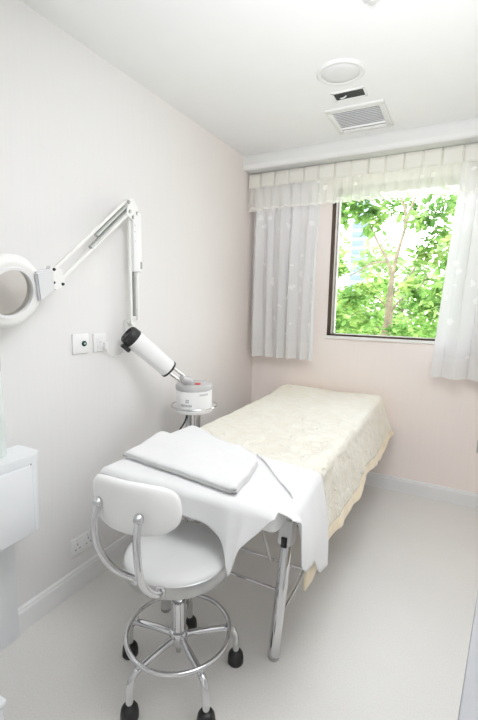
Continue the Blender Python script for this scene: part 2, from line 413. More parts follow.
bushy('haze-toned tree glimpsed low in the middle of the window between the others', (.3, 7.6, -3.5), (.3, 7.6, 1.6),
      [((.1, 7.6, 1.2), .9, 420), ((-1.3, 7.8, 1.2), .9, 420), ((1.5, 7.7, 1.4), .9, 420), ((.5, 7.8, 2.1), .6, 200), ((-2.2, 7.9, 1.9), .7, 260), ((2.5, 7.8, 2.2), .7, 260), ((-1.6, 7.9, 2.9), .5, 130), ((-.4, 7.9, 2.5), .6, 200), ((1.6, 7.9, 2.7), .7, 220), ((-.6, 7.5, .4), .9, 380), ((1., 7.5, .4), .9, 380)], .24, M['leaf_hazed'], 9)
bd = thing('tower_building', 'pale blue tower block far away, seen between leaves at upper left of window', 'building', (-7.8, 40, -3.5))
MB().box((-7.8, 41, 4.2), (1.5, 2, 15.4)).build('tower_walls', M['tower'], bd, smooth=False)
for k in range(14): MB().box((-7.8, 39.98, -2 + k * .85), (1.3, .06, .4)).build('window_band', M['tower_glass'], bd, smooth=False)

# ------------------------------------------------------------------ curtains
rail = thing('curtain_track', 'thin grey curtain track along the underside of the ceiling box', 'curtain track', (1, -.105, 2.335))
MB().box((XR / 2 + .01, -.108, 2.337), (XR - .04, .022, .012), bevel=.002).build('track', M['grey_plastic'], rail)

def curtain_fn(x0t, x1t, x0b, x1b, zt, zb, y, folds, amp, seed, bow=None):
    ph = seed * 1.7
    def f(u, v):
        wob = u + .018 * sin(2 * PI * u * 3 + ph) * (1 - .4 * v)
        a = 2 * PI * folds * wob + ph + .5 * sin(v * 2.1 + u * 5)
        xt = x0t + (x1t - x0t) * u; xb = x0b + (x1b - x0b) * u
        e = bow(u, v) if bow else 0
        amp2 = amp * (.55 + .45 * v) * (.75 + .25 * sin(u * 11 + ph))
        return Vector((xt + (xb - xt) * v ** 1.15 + e + .012 * sin(a * 2), y + amp2 * sin(a) + .006 * sin(2.7 * a + v * 3), zt + (zb - zt) * v))
    return f
def curtain(label, f, loc, nu=140, hem=.905):
    t = thing('sheer_curtain', label, 'curtain', loc)
    m = MB(); m.grid(lambda u, v: f(u, v * hem), nu, 40); m.build('panel', M['curtain'], t, angle=180)
    m = MB(); m.grid(lambda u, v: f(u, hem + v * (1 - hem)) , nu, 6); m.build('hem', M['curtain_hem'], t, angle=180)
    for u0, u1 in ((0, .018), (.982, 1)):
        m = MB(); m.grid(lambda u, v: f(u0 + (u1 - u0) * u, v) + Vector((0, -.003, 0)), 3, 40); m.build('side_hem', M['curtain_hem'], t, angle=180)
    return t
cl = curtain('grey sheer curtain hanging beside the left wall, left of the window', curtain_fn(.035, .60, .03, .565, 2.328, .938, -.100, 5.6, .058, 1,
             lambda u, v: -.02 * u * sin(PI * v)), (.3, -.108, 2.33))
cr = curtain('grey sheer curtain flaring out over the right edge of the window', curtain_fn(1.46, 1.97, 1.385, 1.95, 2.328, .895, -.104, 4.2, .056, 2.9,
             lambda u, v: 0), (1.7, -.108, 2.33))

vt = thing('window_valance', 'cream sheer gathered valance with scalloped lace edge across the window top', 'valance', (1, -.145, 2.33))
VX0, VX1 = .02, 1.99
def band(u, v):
    x = VX0 + (VX1 - VX0) * u; k = (x / .112) % 1
    y = -.150 - (.010 if k > .10 else .010 * (2 * abs(k / .10 - .5)) - .006)
    return Vector((x, y - .004 * v, 2.328 - .103 * v))
m = MB(); m.grid(band, 360, 4); m.build('header_band', M['valance_band'], vt, solid=.002)
def scal(x): return .010 * abs(sin(PI * x / .082))
def ruffle(u, v):
    x = VX0 + (VX1 - VX0) * u
    a = 2 * PI * x / .066 + 1.6 * sin(x * 9) + .5 * sin(x * 31)
    am = (.004 + .017 * v)
    zb = 2.058 - scal(x) + .010 * sin(x * 2.4 + .3)
    return Vector((x + .008 * sin(a + 1) * v, -.162 + am * sin(a) + .006 * sin(a * 1.7 + 2) * v, 2.228 + (zb - 2.228) * v))
m = MB(); m.grid(lambda u, v: ruffle(u, v * .90), 420, 12); m.build('ruffle', M['valance'], vt, angle=180)
m = MB(); m.grid(lambda u, v: ruffle(u, .90 + .10 * v), 420, 4); m.build('lace_edge', M['valance_lace'], vt, angle=180)

# ------------------------------------------------------------------ ceiling fittings
sp = thing('ceiling_speaker', 'round grey ceiling speaker with white rim', 'speaker', (.928, -1.03, H))
MB().lathe([(.112, 0), (.112, -.006), (.104, -.012), (.090, -.010), (.088, -.004)], (.928, -1.03, H), n=48).build('rim', M['soffit'], sp)
MB().lathe([(.089, -.004), (.085, -.008), (.05, -.012), (0, -.013)], (.928, -1.03, H), n=48).build('grille', M['light_grey'], sp)
so = thing('ceiling_recess', 'small black rectangular opening in the ceiling between speaker and vent', 'recess', (.917, -.804, H))
fm = MB()
for c, d in (((.917, -.848, H - .002), (.17, .012, .004)), ((.917, -.760, H - .002), (.17, .012, .004)), ((.836, -.804, H - .002), (.010, .1, .004)), ((.998, -.804, H - .002), (.010, .1, .004))): fm.box(c, d)
fm.build('frame', M['ceiling'], so, smooth=False)
MB().box((.917, -.804, H - .001), (.150, .078, .002)).build('cavity', M['darkbox'], so, smooth=False)
cb = MB(); cb.tube(spline([(.866, -.786, H - .003), (.877, -.80, H - .012), (.888, -.79, H - .004), (.90, -.80, H - .003)], 5), .004, 6)
cb.build('loose_connector', M['light_grey'], so)
vn = thing('air_vent', 'square white louvred air vent in the ceiling near the window', 'vent', (.91, -.505, H))
fv = MB()
for c, d in (((.91, -.664, H - .006), (.32, .04, .012)), ((.91, -.346, H - .006), (.32, .04, .012)), ((.766, -.505, H - .006), (.032, .30, .012)), ((1.054, -.505, H - .006), (.032, .30, .012))): fv.box(c, d, bevel=.003)
fv.build('frame', M['soffit'], vn)
MB().box((.91, -.505, H - .001), (.27, .29, .002)).build('duct', M['grey_plastic'], vn, smooth=False)
for k in range(13):
    MB().box((.91, -.635 + k * .0217, H - .007), (.262, .019, .002), Matrix.Rotation(math.radians(28), 4, 'X')).build('louvre', M['trim'], vn, smooth=False)
MB().box((.91, -.408, H - .009), (.262, .008, .010)).build('crossbar', M['trim'], vn, smooth=False)
sk = thing('sprinkler_head', 'small metal sprinkler head in the ceiling at the top of the photo', 'sprinkler', (1.150, -1.462, H))
MB().lathe([(.036, 0), (.035, -.004), (.022, -.008), (.018, -.008)], (1.150, -1.462, H), n=28).build('escutcheon', M['light_grey'], sk)
MB().lathe([(.010, -.006), (.010, -.012), (.004, -.014), (.004, -.020), (.014, -.021), (.014, -.023), (0, -.023)], (1.150, -1.462, H), n=20).build('deflector', M['grey_plastic'], sk)

# ------------------------------------------------------------------ treatment bed
X0, X1, YN, YFAR, ZB, ZT = .325, 1.045, -1.945, -.115, .602, .698
bed = thing('treatment_bed', 'massage table on chrome legs under cream quilt and white towels', 'bed', (.69, -1.03, 0))
MB().box(((X0 + X1) / 2, (YN + YFAR) / 2, (ZB + ZT) / 2 + .005), (X1 - X0, YFAR - YN, ZT - ZB - .01), bevel=.032, seg=5).build('mattress', M['vinyl'], bed)
fm = MB()
LX0, LX1 = .455, .980
for x in (LX0, LX1): fm.box((x, -1.03, ZB - .012), (.035, 1.46, .030), bevel=.004)
for y in (-1.74, -.32): fm.box(((LX0 + LX1) / 2, y, ZB - .012), (LX1 - LX0 - .036, .035, .030), bevel=.004)
fm.build('underframe', M['steel'], bed)
for y, s in ((-1.775, 1), (-.275, -1)):
    for x in (LX0, LX1):
        lg = MB().tube([(x, y, .012), (x + .003, y + s * .116, ZB - .055)], .0235, 20).build('leg', M['chrome'], bed)
        MB().lathe([(0, 0), (.021, 0), (.0225, .004), (.0225, .014)], (x, y, 0), n=18).build('foot_cap', M['grey_plastic'], lg)
        br = MB().box((x + .004, y + s * .094, ZB - .118), (.058, .060, .100), Matrix.Rotation(-s * .2, 4, 'X'), bevel=.010).build('bracket', M['white_plastic'], bed)
        MB().box((x + .006, y + s * .085 - .031, ZB - .145), (.022, .012, .040), bevel=.002).build('latch_plate', M['black'], br)
for x in (LX0, LX1):
    for s, yl in ((1, -1.745), (-1, -.305)):
        MB().tube(spline([(x, yl, .14), (x, yl + s * .30, .165), (x, yl + s * .60, .33), (x, yl + s * .70, ZB - .02)], 6), .0075, 8).build('brace', M['chrome'], bed)
for y, z in ((-1.725, .252), (-1.44, .170), (-1.25, .26), (-.33, .252)):
    MB().tube([(LX0, y, z), (LX1, y, z)], .0062, 8).build('crossbar', M['chrome'], bed)
MB().tube(spline([(.845, -1.70, ZB - .02), (.862, -1.68, .50), (.893, -1.66, .36), (.908, -1.655, .315), (.918, -1.655, .325)], 6), .006, 8).build('hook', M['steel'], bed)
MB().box((.852, -1.70, ZB - .030), (.05, .06, .03), bevel=.004).build('hinge_plate', M['light_grey'], bed)

# cream quilt over the far two thirds
ZQ = ZT + .016
def quilt_near(x): return interp(x, [(.33, -1.40), (.64, -1.53), (.83, -1.61), (1.1, -1.66)])
def hem_len(y): return interp(y, [(-1.80, .43), (-1.70, .41), (-1.52, .355), (-1.10, .345), (-.80, .30), (-.45, .345), (-.1, .29)])
def flare(y): return interp(y, [(-1.8, .012), (-1.5, .028), (-1.15, .06), (-.6, .07), (-.3, .075), (-.1, .105)])
def top_z(x, y):
    z = ZQ + .0045 * noise2(x * 2.2, y * 1.6) + .003 * noise2(x * 5 + 3, y * 4)
    z += .024 * math.exp(-((y + .17) / .12) ** 2) * (.75 + .35 * cos((x - .36) * 7.5))
    z -= .020 * max(0, 1 - (x - .325) / .05) ** 2 if x < .375 else 0
    return z
def hang(l, r=.035):
    """(outward, downward) along a cloth that bends over a rounded edge"""
    if l < r * PI / 2: return r * sin(l / r), r * (1 - cos(l / r))
    return r, r + (l - r * PI / 2)
NU = 44
qb = MB()
XE = X1 - .005
def quilt_pt(u, v):
    # u 0..1 across: top then the right-hand drop; v from the near edge to the far edge
    if u <= .55:
        x = .312 + (XE - .312) * (u / .55)
        y = quilt_near(x) + (-.095 - quilt_near(x)) * v
        z = top_z(x, y)
        return Vector((x, y, z))
    l01 = (u - .55) / .45
    # the drop keeps the near edge falling toward the foot end, as a corner does
    yn = quilt_near(XE) - .10 * l01
    yf = -.095 + .02 * l01
    y = yn + (yf - yn) * v
    Lh = hem_len(y) * (1.0 if v > .05 else 1.0)
    o, d = hang(l01 * Lh)
    o2 = o + flare(y) * l01 ** 1.3 + (.006 * sin(y * 17) + .003 * sin(y * 41 + 1)) * l01 + .004 * noise2(y * 3, l01 * 2)
    return Vector((XE + o2, y + .006 * sin(y * 30) * l01, top_z(XE, y) - d))
qt = thing('quilted_blanket', 'cream satin quilted cover spread over the bed and draped down its right side', 'blanket', (.7, -.8, ZQ))
HEMU = .55 + .45 * .86
def umap(a, lo, hi): return lo + (hi - lo) * a
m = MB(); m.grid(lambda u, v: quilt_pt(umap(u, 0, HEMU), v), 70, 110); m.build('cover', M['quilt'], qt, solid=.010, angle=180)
m = MB(); m.grid(lambda u, v: quilt_pt(umap(u, HEMU, 1.0), v), 10, 110); m.build('hem_band', M['hem'], qt, solid=.011, angle=180)
# foot of the quilt hanging at the far end
def far_drop(u, v):
    x = .312 + (XE + .15 - .312) * u
    xx = min(x, XE)
    o, d = hang(v * .30, .03)
    k = max(0, (x - XE) / .15)
    base = Vector((xx, -.095, top_z(xx, -.095)))
    y = -.095 + min(.055, o * .9 + .03 * v)
    if k > 0:
        side = quilt_pt(.55 + .45 * k, 1.0)
        return Vector((side.x, side.y + .055 * v * (1 - .3 * k), side.z - v * .20 * (1 - k)))
    return Vector((base.x, y, base.z - d))
m = MB(); m.grid(far_drop, 48, 12); m.build('end_drop', M['hem'], qt, solid=.008, angle=180)

# white sheet over the foot end
ZS = ZT + .006
SX1 = X1 + .004
sh = thing('draped_sheet', 'white sheet draped over the foot of the bed, corners hanging below the mattress', 'sheet', (.7, -1.7, ZS))
def sheet_far(x): return interp(x, [(.30, -1.36), (.64, -1.50), (.83, -1.575), (1.05, -1.60)])
def sheet_top(x, y):
    z = ZS + .003 * noise2(x * 3, y * 3) + .0015
    b = sheet_far(x)
    z += .016 * max(0, min(1, (y + 1.75) / .12))           # lies on top of the quilt's near edge
    z -= .02 * max(0, 1 - (x - .27) / .05) ** 2 if x < .32 else 0
    return z
YE = YN - .002
def lerp_tab(x, tab):
    for (a, b), (c, d) in zip(tab, tab[1:]):
        if x <= c: return b + (d - b) * max(0, (x - a) / (c - a))
    return tab[-1][1]
def end_len(x):
    tab = [(.27, .12), (.45, .115), (.60, .106), (.70, .099), (.79, .108), (.85, .140), (.885, .175), (.905, .238), (.917, .242), (.938, .152), (1.045, .020)]
    return sum(lerp_tab(x + o, tab) for o in (-.008, 0, .008)) / 3
m = MB()
m.grid(lambda u, v: (lambda x: Vector((x, YE + (sheet_far(x) - YE) * v, sheet_top(x, YE + (sheet_far(x) - YE) * v))))(.285 + (SX1 - .285) * u), 150, 60)
def end_drop(u, v):
    x = .285 + (SX1 - .285) * u
    o, d = hang(v * end_len(x), .022)
    bump = math.exp(-((x - .911) / .05) ** 2)
    fold = .012 * sin((x - .6) * 20) * v * (0 if x < .6 else 1)
    return Vector((x + (.911 - x) * .25 * bump * v ** 2, YE - o - (.05 * bump + .012) * v - fold * .4, sheet_top(x, YE) - d))
m.grid(end_drop, 150, 16)
def side_len(y): return interp(y, [(-1.95, .018), (-1.915, .04), (-1.897, .215), (-1.86, .24), (-1.75, .285), (-1.66, .39), (-1.60, .40)])
def side_drop(u, v):
    y = YE + (sheet_far(SX1) - YE) * u
    o, d = hang(v * side_len(y), .03)
    k = .5 + .5 * sin((y + 1.66) * 24)
    return Vector((SX1 + o + (.036 + .014 * k) * v + .014 * sin(v * PI), y - .02 * v * (1 - u), sheet_top(SX1, y) - d))
m.grid(side_drop, 60, 24)
m.build('sheet', M['sheet'], sh, solid=.004, weld=.0006, angle=180)
# crease: a folded-over second layer of the sheet crossing toward the corner
fl = MB()
A, B, C_ = Vector((.80, -1.575, ZS + .030)), Vector((1.068, -1.845, ZS + .004)), Vector((1.05, -1.60, ZS + .026))
def flap(u, v):
    p = A.lerp(B, u); q = Vector((min(SX1 + .006, A.x + (SX1 - A.x) * min(1, u * 1.15)), -1.590 + .0 * u, 0)).lerp(Vector((SX1 + .012, -1.66 - .17 * u, 0)), u)
    r = p.lerp(q, v); zz = sheet_top(min(r.x, SX1), r.y) + .011 * (1 - v * 1.9)
    if r.x > SX1: zz -= (r.x - SX1) * 1.2
    return Vector((r.x, r.y, zz + .003 * sin(u * 9)))
fl.grid(flap, 24, 8)
fl.build('turned_corner', M['sheet'], sh, solid=.006, angle=180)

# folded towel lying on the sheet
tw = thing('folded_towel', 'folded white towel lying across the sheet at the foot of the bed', 'towel', (.56, -1.7, ZS))
P00, P10, P11, P01 = Vector((.292, -1.855, 0)), Vector((.884, -1.932, 0)), Vector((.848, -1.668, 0)), Vector((.270, -1.575, 0))
def towel_layer(z0, h, inset, name, par, swell=0.):
    def pt(u, v, z):
        a = P00.lerp(P10, u).lerp(P01.lerp(P11, u), v)
        return Vector((a.x, a.y, z))
    m = MB(); nu, nv = 30, 18
    def prof(t):                       # rounded edge, 0 at the border and 1 well inside
        t = min(1, t / .05); return math.sqrt(max(0, 1 - (1 - t) ** 2))
    def zt(u, v):
        e = prof(min(u, 1 - u) * 1.6) * prof(min(v, 1 - v) * .9)
        a = pt(u, v, 0); drop = max(0, .31 - a.x) ** 1.4 * .8
        base = sheet_top(max(.33, a.x), max(-1.93, a.y))
        return base + z0 + h * (.5 + .5 * e) + .003 * noise2(a.x * 3 + z0 * 90, a.y * 4) * e + swell * sin(PI * u) * sin(PI * v) - drop
    def zb(u, v):
        a = pt(u, v, 0); drop = max(0, .31 - a.x) ** 1.4 * .8
        e = prof(min(u, 1 - u) * 1.6) * prof(min(v, 1 - v) * .9)
        return sheet_top(max(.33, a.x), max(-1.93, a.y)) + z0 + h * (.5 - .5 * e) - drop
    fu = lambda u: inset + (1 - 2 * inset) * u
    m.grid(lambda u, v: pt(fu(u), fu(v), zt(u, v)), nu, nv); m.grid(lambda u, v: pt(fu(u), fu(v), zb(u, v)), nu, nv)
    return m.build(name, M['towel'], par, weld=.0004, angle=180)
towel_layer(.003, .017, .0, 'lower_fold', tw)
towel_layer(.0125, .019, .004, 'upper_fold', tw, .004)

# ------------------------------------------------------------------ stool
SX, SY, SZ = .697, -2.008, .500
st = thing('swivel_stool', 'white padded swivel stool with chrome five-leg base and low backrest', 'stool', (SX, SY, 0))
R_ = .190
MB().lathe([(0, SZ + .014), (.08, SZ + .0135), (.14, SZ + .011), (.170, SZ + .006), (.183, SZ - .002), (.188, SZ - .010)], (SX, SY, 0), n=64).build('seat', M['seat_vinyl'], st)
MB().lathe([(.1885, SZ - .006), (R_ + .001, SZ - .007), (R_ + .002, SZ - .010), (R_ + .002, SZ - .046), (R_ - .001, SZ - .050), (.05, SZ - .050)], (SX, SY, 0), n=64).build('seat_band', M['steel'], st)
MB().lathe([(.0, SZ - .05), (.05, SZ - .05), (.05, SZ - .056), (.0185, SZ - .066), (.0185, .36), (0, .36)], (SX, SY, 0), n=28).build('gas_lift', M['chrome'], st)
MB().lathe([(.0, .375), (.022, .375), (.026, .371), (.0265, .19), (.033, .186), (.034, .180), (.034, .140), (.028, .132), (0, .132)], (SX, SY, 0), n=28).build('column', M['chrome'], st)
MB().lathe([(0, .095), (.010, .095), (.010, .132), (0, .132)], (SX, SY, 0), n=16).build('column_tip', M['steel'], st)
RR = .186
MB().tube([(SX + RR * cos(2 * PI * k / 64), SY + RR * sin(2 * PI * k / 64), .183) for k in range(64)], .0085, 10, closed=True).build('foot_ring', M['chrome'], st)
for k in range(5):
    a = math.radians(-102 + 72 * k); c, s = cos(a), sin(a)
    P = lambda r, z: (SX + r * c, SY + r * s, z)
    lg = MB().tube(spline([P(.028, .160), P(.09, .159), P(.155, .155), P(.190, .150), P(.209, .130), P(.216, .095), P(.217, .045)], 6), .0125, 14).build('leg', M['chrome'], st)
    MB().tube([P(.178, .150), P(.186, .180)], .008, 8).build('ring_post', M['chrome'], lg)
    q = Vector(P(.217, 0))
    MB().lathe([(0, 0), (.028, 0), (.0305, .004), (.0305, .020), (.028, .036), (.022, .046), (.0135, .050), (0, .050)], q, n=24).build('foot_cup', M['black'], lg)
MB().tube([(SX + .03, SY + .02, SZ - .058), (SX + .075, SY + .085, SZ - .066)], .005, 8).build('lever_rod', M['chrome'], st)
rotl = Matrix.Rotation(math.radians(20), 4, 'Z') @ Matrix.Rotation(math.radians(25), 4, 'Y')
MB().box((SX + .092, SY + .108, SZ - .076), (.030, .050, .018), rotl, bevel=.004).build('lever_grip', M['black'], st)
# backrest pad bent around the sitter
pc = [Vector((0.533, -2.222, .772)), Vector((0.610, -2.250, .772)), Vector((0.690, -2.252, .770)), Vector((0.767, -2.226, .768)), Vector((0.832, -2.172, .764))]
arc = spline(pc, 10)
def pad_axis(t):
    x = t * (len(arc) - 1); i = min(int(x), len(arc) - 2); p = arc[i].lerp(arc[i + 1], x - i); d = (arc[i + 1] - arc[i]).normalized()
    return p, d.cross(Vector((0, 0, 1))).normalized()
pm = MB()
def pad_pt(side):
    def f(u, v):
        # u around 0..1, v radius 0..1 -> superellipse disc
        a = 2 * PI * u; e = 2 / 2.9
        cx = math.copysign(abs(cos(a)) ** e, cos(a)) * v; cz = math.copysign(abs(sin(a)) ** e, sin(a)) * v
        p, n = pad_axis(.5 + .5 * cx)
        th = .021 * math.sqrt(max(0, 1 - v ** 5))
        zh = .086 * (1.0 if cz > 0 else 1.05) * cz
        lean = n * (-.022 * cz * 0 + .0)
        return p + Vector((0, 0, zh)) + n * (side * th) + lean + Vector((0, -.10 * zh, 0))
    return f
pm.grid(pad_pt(1), 64, 16, closed_u=True); pm.grid(pad_pt(-1), 64, 16, closed_u=True)
pm.build('backrest', M['vinyl'], st, weld=.0005, angle=180)
for pts in ([(0.601, -2.278, .770), (0.595, -2.288, .715), (0.596, -2.287, .66), (0.614, -2.276, .60), (0.631, -2.246, .545), (0.651, -2.202, .498), (0.663, -2.184, .484)],
            [(0.757, -2.278, .757), (0.760, -2.290, .705), (0.765, -2.292, .645), (0.767, -2.284, .585), (0.766, -2.258, .53), (0.771, -2.220, .492), (0.763, -2.182, .482)]):
    ar = MB().tube(spline(pts, 8), .0112, 14).build('back_arm', M['chrome'], st)
    b = Vector(pts[0])
    MB().lathe([(0, -.014), (.010, -.012), (.0165, -.002), (.0165, .004), (.010, .014), (0, .016)], b + Vector((0, .002, .004)), (0, -1, 0), 20).build('ball_joint', M['chrome'], ar)
    e = Vector(pts[-1])
    MB().box(e + Vector((0, -.006, 0)), (.030, .022, .026), bevel=.006).build('clamp', M['chrome'], ar)

# ------------------------------------------------------------------ magnifying lamp on its wall arm
mg = thing('magnifying_lamp', 'white round magnifying lamp on a sprung folding arm fixed to the left wall', 'lamp', (0.0, -1.4980, 1.2))
wbk = MB().box((.008, -1.4960, 1.215), (.016, .046, .110), bevel=.004).build('wall_bracket', M['lamp_white'], mg)
MB().tube([(.012, -1.4960, 1.25), (.05, -1.4960, 1.25)], .012, 12).build('pivot', M['lamp_white'], wbk)
for z in (1.175, 1.255):
    MB().lathe([(.006, 0), (.004, .003), (0, .003)], (.016, -1.5030, z), (1, 0, 0), 10).build('screw', M['grey_plastic'], wbk)
# lower arm: two square tubes, spring and cover
la = MB(); 
la.box((.048, -1.5160, 1.535), (.013, .013, .57), bevel=.002); la.box((.048, -1.4660, 1.545), (.013, .013, .55), bevel=.002)
la.build('lower_arm', M['lamp_white'], mg)
MB().tube([(.050, -1.4880, 1.29), (.050, -1.4880, 1.54)], .011, 10).build('spring', M['spring'], mg)
cv = MB().box((.060, -1.4810, 1.655), (.022, .058, .285), bevel=.003).build('arm_cover', M['white_plastic'], mg)
MB().box((.072, -1.4585, 1.545), (.002, .012, .036)).build('printed_mark', M['print_grey'], cv, smooth=False)
for z in (1.735, 1.705, 1.66): MB().lathe([(.004, 0), (.003, .002), (0, .002)], (.071, -1.5000, z), (1, 0, 0), 10).build('screw', M['light_grey'], cv)
J = Vector((.058, -1.5330, 1.812)); K = Vector((.105, -2.005, 1.452))
el = MB(); el.prism([(-.045, -.03), (-.03, .045), (.0, .055), (.035, .02), (.045, -.035), (.01, -.055)], lambda a, b, h: Vector((h, -1.5100 + a, 1.806 + b)), .040, .070)
elb = el.build('elbow_plate', M['lamp_white'], mg)
for a, b in ((-.03, .03), (.028, -.012), (.0, -.035), (-.022, -.012)): MB().lathe([(.010, 0), (.008, .006), (0, .007)], (.070, -1.5100 + a, 1.806 + b), (1, 0, 0), 12).build('bolt', M['steel'], elb)
d = (K - J).normalized(); up = d.cross(Vector((1, 0, 0))).normalized()
if up.z < 0: up = -up
ua = MB()
ua.tube([J + up * .030, K + up * .024], .0075, 4); ua.tube([J - up * .022, K - up * .024], .0075, 4)
ua.build('upper_arm', M['lamp_white'], mg)
L_ = (K - J).length
for o_, ln in ((.014, .47), (-.008, .58)): MB().tube([J + up * o_ + d * .02, J + up * (o_ - .006) + d * L_ * ln], .0095, 10).build('spring', M['spring'], mg)
hb = MB(); hb.prism([(-.045, -.03), (-.02, .045), (.03, .035), (.045, -.025), (0, -.045)], lambda a, b, h: Vector((h, K.y + a, K.z + b)), K.x - .012, K.x + .014)
hbb = hb.build('head_joint', M['lamp_white'], mg)
for a, b in ((-.008, .032), (.03, -.022), (-.012, -.018)): MB().lathe([(.0065, 0), (.005, .006), (0, .007)], (K.x + .014, K.y + a, K.z + b), (1, 0, 0), 12).build('bolt', M['darkbox'], hbb)
HC = Vector((.112, -2.197, 1.394)); HN = Vector((.97, .06, -.24)).normalized()
neck = MB(); hd = (K - HC).normalized()
RO, RI = .133, .086
side = HN.cross(hd).normalized()
q0, q1 = HC + hd * .092 + HN * .030, K - hd * .012 + HN * .010
for (p_, w_) in ((0, 0),): pass
va = [q0 + side * .058 + HN * .014, q0 - side * .058 + HN * .014, q0 - side * .058 - HN * .030, q0 + side * .058 - HN * .030]
vb = [q1 + side * .040 + HN * .010, q1 - side * .040 + HN * .010, q1 - side * .040 - HN * .012, q1 + side * .040 - HN * .012]
A_ = [neck.bm.verts.new(p) for p in va]; B_ = [neck.bm.verts.new(p) for p in vb]
for i in range(4): neck.bm.faces.new((A_[i], A_[(i + 1) % 4], B_[(i + 1) % 4], B_[i]))
neck.bm.faces.new(A_); neck.bm.faces.new(list(reversed(B_)))
bmesh.ops.bevel(neck.bm, geom=neck.bm.edges[:] + neck.bm.verts[:], offset=.006, segments=2, affect='EDGES')
neck.build('neck_housing', M['housing'], mg)
ring = [(RI, .012), (RI + .004, .020), (RI + .020, .024), (RO - .018, .020), (RO - .004, .010), (RO, 0), (RO - .004, -.018), (RO - .016, -.024), (RI + .008, -.024), (RI, -.016), (RI, .012)]
hr = MB().lathe(ring, HC, HN, 56).build('lamp_ring', M['lamp_white'], mg)
MB().lathe([(RI - .004, .010), (RI - .004, .024), (RI + .006, .0255), (RI + .008, .018)], HC, HN, 56).build('inner_rim', M['white_plastic'], hr)
MB().lathe([(RI, .006), (.05, .011), (.02, .0135), (0, .014), (0, .0), (RI, .0)], HC, HN, 56).build('lens', M['lens'], hr)

# ------------------------------------------------------------------ facial steamer
FX, FY = .218, -1.200
fs = thing('facial_steamer', 'white facial steamer with tilted nozzle on a chrome stand behind the bed', 'steamer', (FX, FY, 0))
MB().lathe([(0, .750), (.096, .750), (.102, .754), (.102, .876), (.100, .880)], (FX, FY, 0), n=48).build('canister', M['white_plastic'], fs)
MB().lathe([(.1005, .878), (.104, .882), (.104, .902), (.098, .910), (0, .911)], (FX, FY, 0), n=48).build('lid', M['grey_plastic'], fs)
MB().lathe([(0, .918), (.016, .917), (.018, .912), (.018, .908)], (FX + .035, FY - .015, 0), n=16).build('red_button', M['red'], fs)
tr_ = Vector((FX - .01, FY - .045, .920)); n0 = Vector((.188, -1.392, 1.015)); n1 = Vector((.064, -1.572, 1.214)); dn = (n1 - n0).normalized()
pv = MB(); pv.tube([(FX - .01, FY - .03, .906), (FX - .01, FY - .04, .932), tr_ + (n0 - tr_) * .35], [.030, .026, .017], 16); pv.build('pivot', M['grey_plastic'], fs)
sd = dn.cross(Vector((0, 0, 1))).normalized(); uu = sd.cross(dn)
for s in (1, -1): MB().tube([tr_ + sd * .006 * s + uu * .016 * s, n0 + sd * .006 * s + uu * .018 * s + dn * .03], .0085, 12).build('nozzle_rod', M['chrome'], fs)
MB().lathe([(0, .004), (.046, .004), (.047, .010), (.050, (n1 - n0).length - .05), (.0, (n1 - n0).length - .05)], n0, dn, 36).build('nozzle', M['white_plastic'], fs)
MB().lathe([(0, 0), (.049, 0), (.0495, .008), (.047, .010), (0, .010)], n0 - dn * .004, dn, 36).build('nozzle_base_ring', M['black'], fs)
hl = n0 + dn * ((n1 - n0).length - .055)
MB().lathe([(0, 0), (.0505, 0), (.0515, .005), (.050, .030), (.047, .043), (.040, .049), (.034, .049), (.030, .036), (0, .034)], hl, dn, 32).build('nozzle_head', M['black'], fs)
MB().box(hl - uu * .060 + dn * .004, (.034, .050, .020), dn.to_track_quat('Y', 'Z').to_matrix().to_4x4(), bevel=.005).build('nozzle_spout', M['black'], fs)
ringp = [(FX + .128 * cos(2 * PI * k / 56), FY + .128 * sin(2 * PI * k / 56), .785) for k in range(56)]
hr_ = MB().tube(ringp, .0052, 8, closed=True); 
for a in (.6, .6 + 2 * PI / 3, .6 + 4 * PI / 3): hr_.tube([(FX + .09 * cos(a), FY + .09 * sin(a), .772), (FX + .128 * cos(a), FY + .128 * sin(a), .785)], .004, 6)
hr_.build('handle_ring', M['chrome'], fs)
for ox, oy, r in ((-.025, -.02, .019), (.028, -.022, .012), (.010, .025, .015)):
    MB().tube([(FX + ox, FY + oy, .10), (FX + ox, FY + oy, .752)], r, 16).build('pole', M['chrome'], fs)
MB().lathe([(0, .115), (.05, .115), (.056, .110), (.056, .085), (.05, .08), (0, .08)], (FX, FY, 0), n=28).build('hub', M['chrome'], fs)
for a, r in ((-110, .33), (12, .29), (132, .27)):
    c, s = cos(math.radians(a)), sin(math.radians(a))
    lg = MB().tube(spline([(FX + .04 * c, FY + .04 * s, .098), (FX + .6 * r * c, FY + .6 * r * s, .092), (FX + r * c, FY + r * s, .062)], 5), .012, 10).build('leg', M['chrome'], fs)
    q = Vector((FX + r * c, FY + r * s, 0))
    MB().lathe([(.024, -.011), (.026, -.008), (.026, .008), (.024, .011), (0, .011), (0, -.011), (.024, -.011)], q + Vector((0, 0, .0265)), (s, -c, 0), 20).build('caster', M['black'], lg)
MB().tube(spline([(FX - .01, FY - .05, .752), (FX - .02, FY - .06, .70), (FX - .065, FY - .085, .60), (FX - .10, FY - .10, .40), (FX - .10, FY - .06, .2), (FX - .08, FY, .02)], 8), .0048, 8).build('power_cord', M['black'], fs)
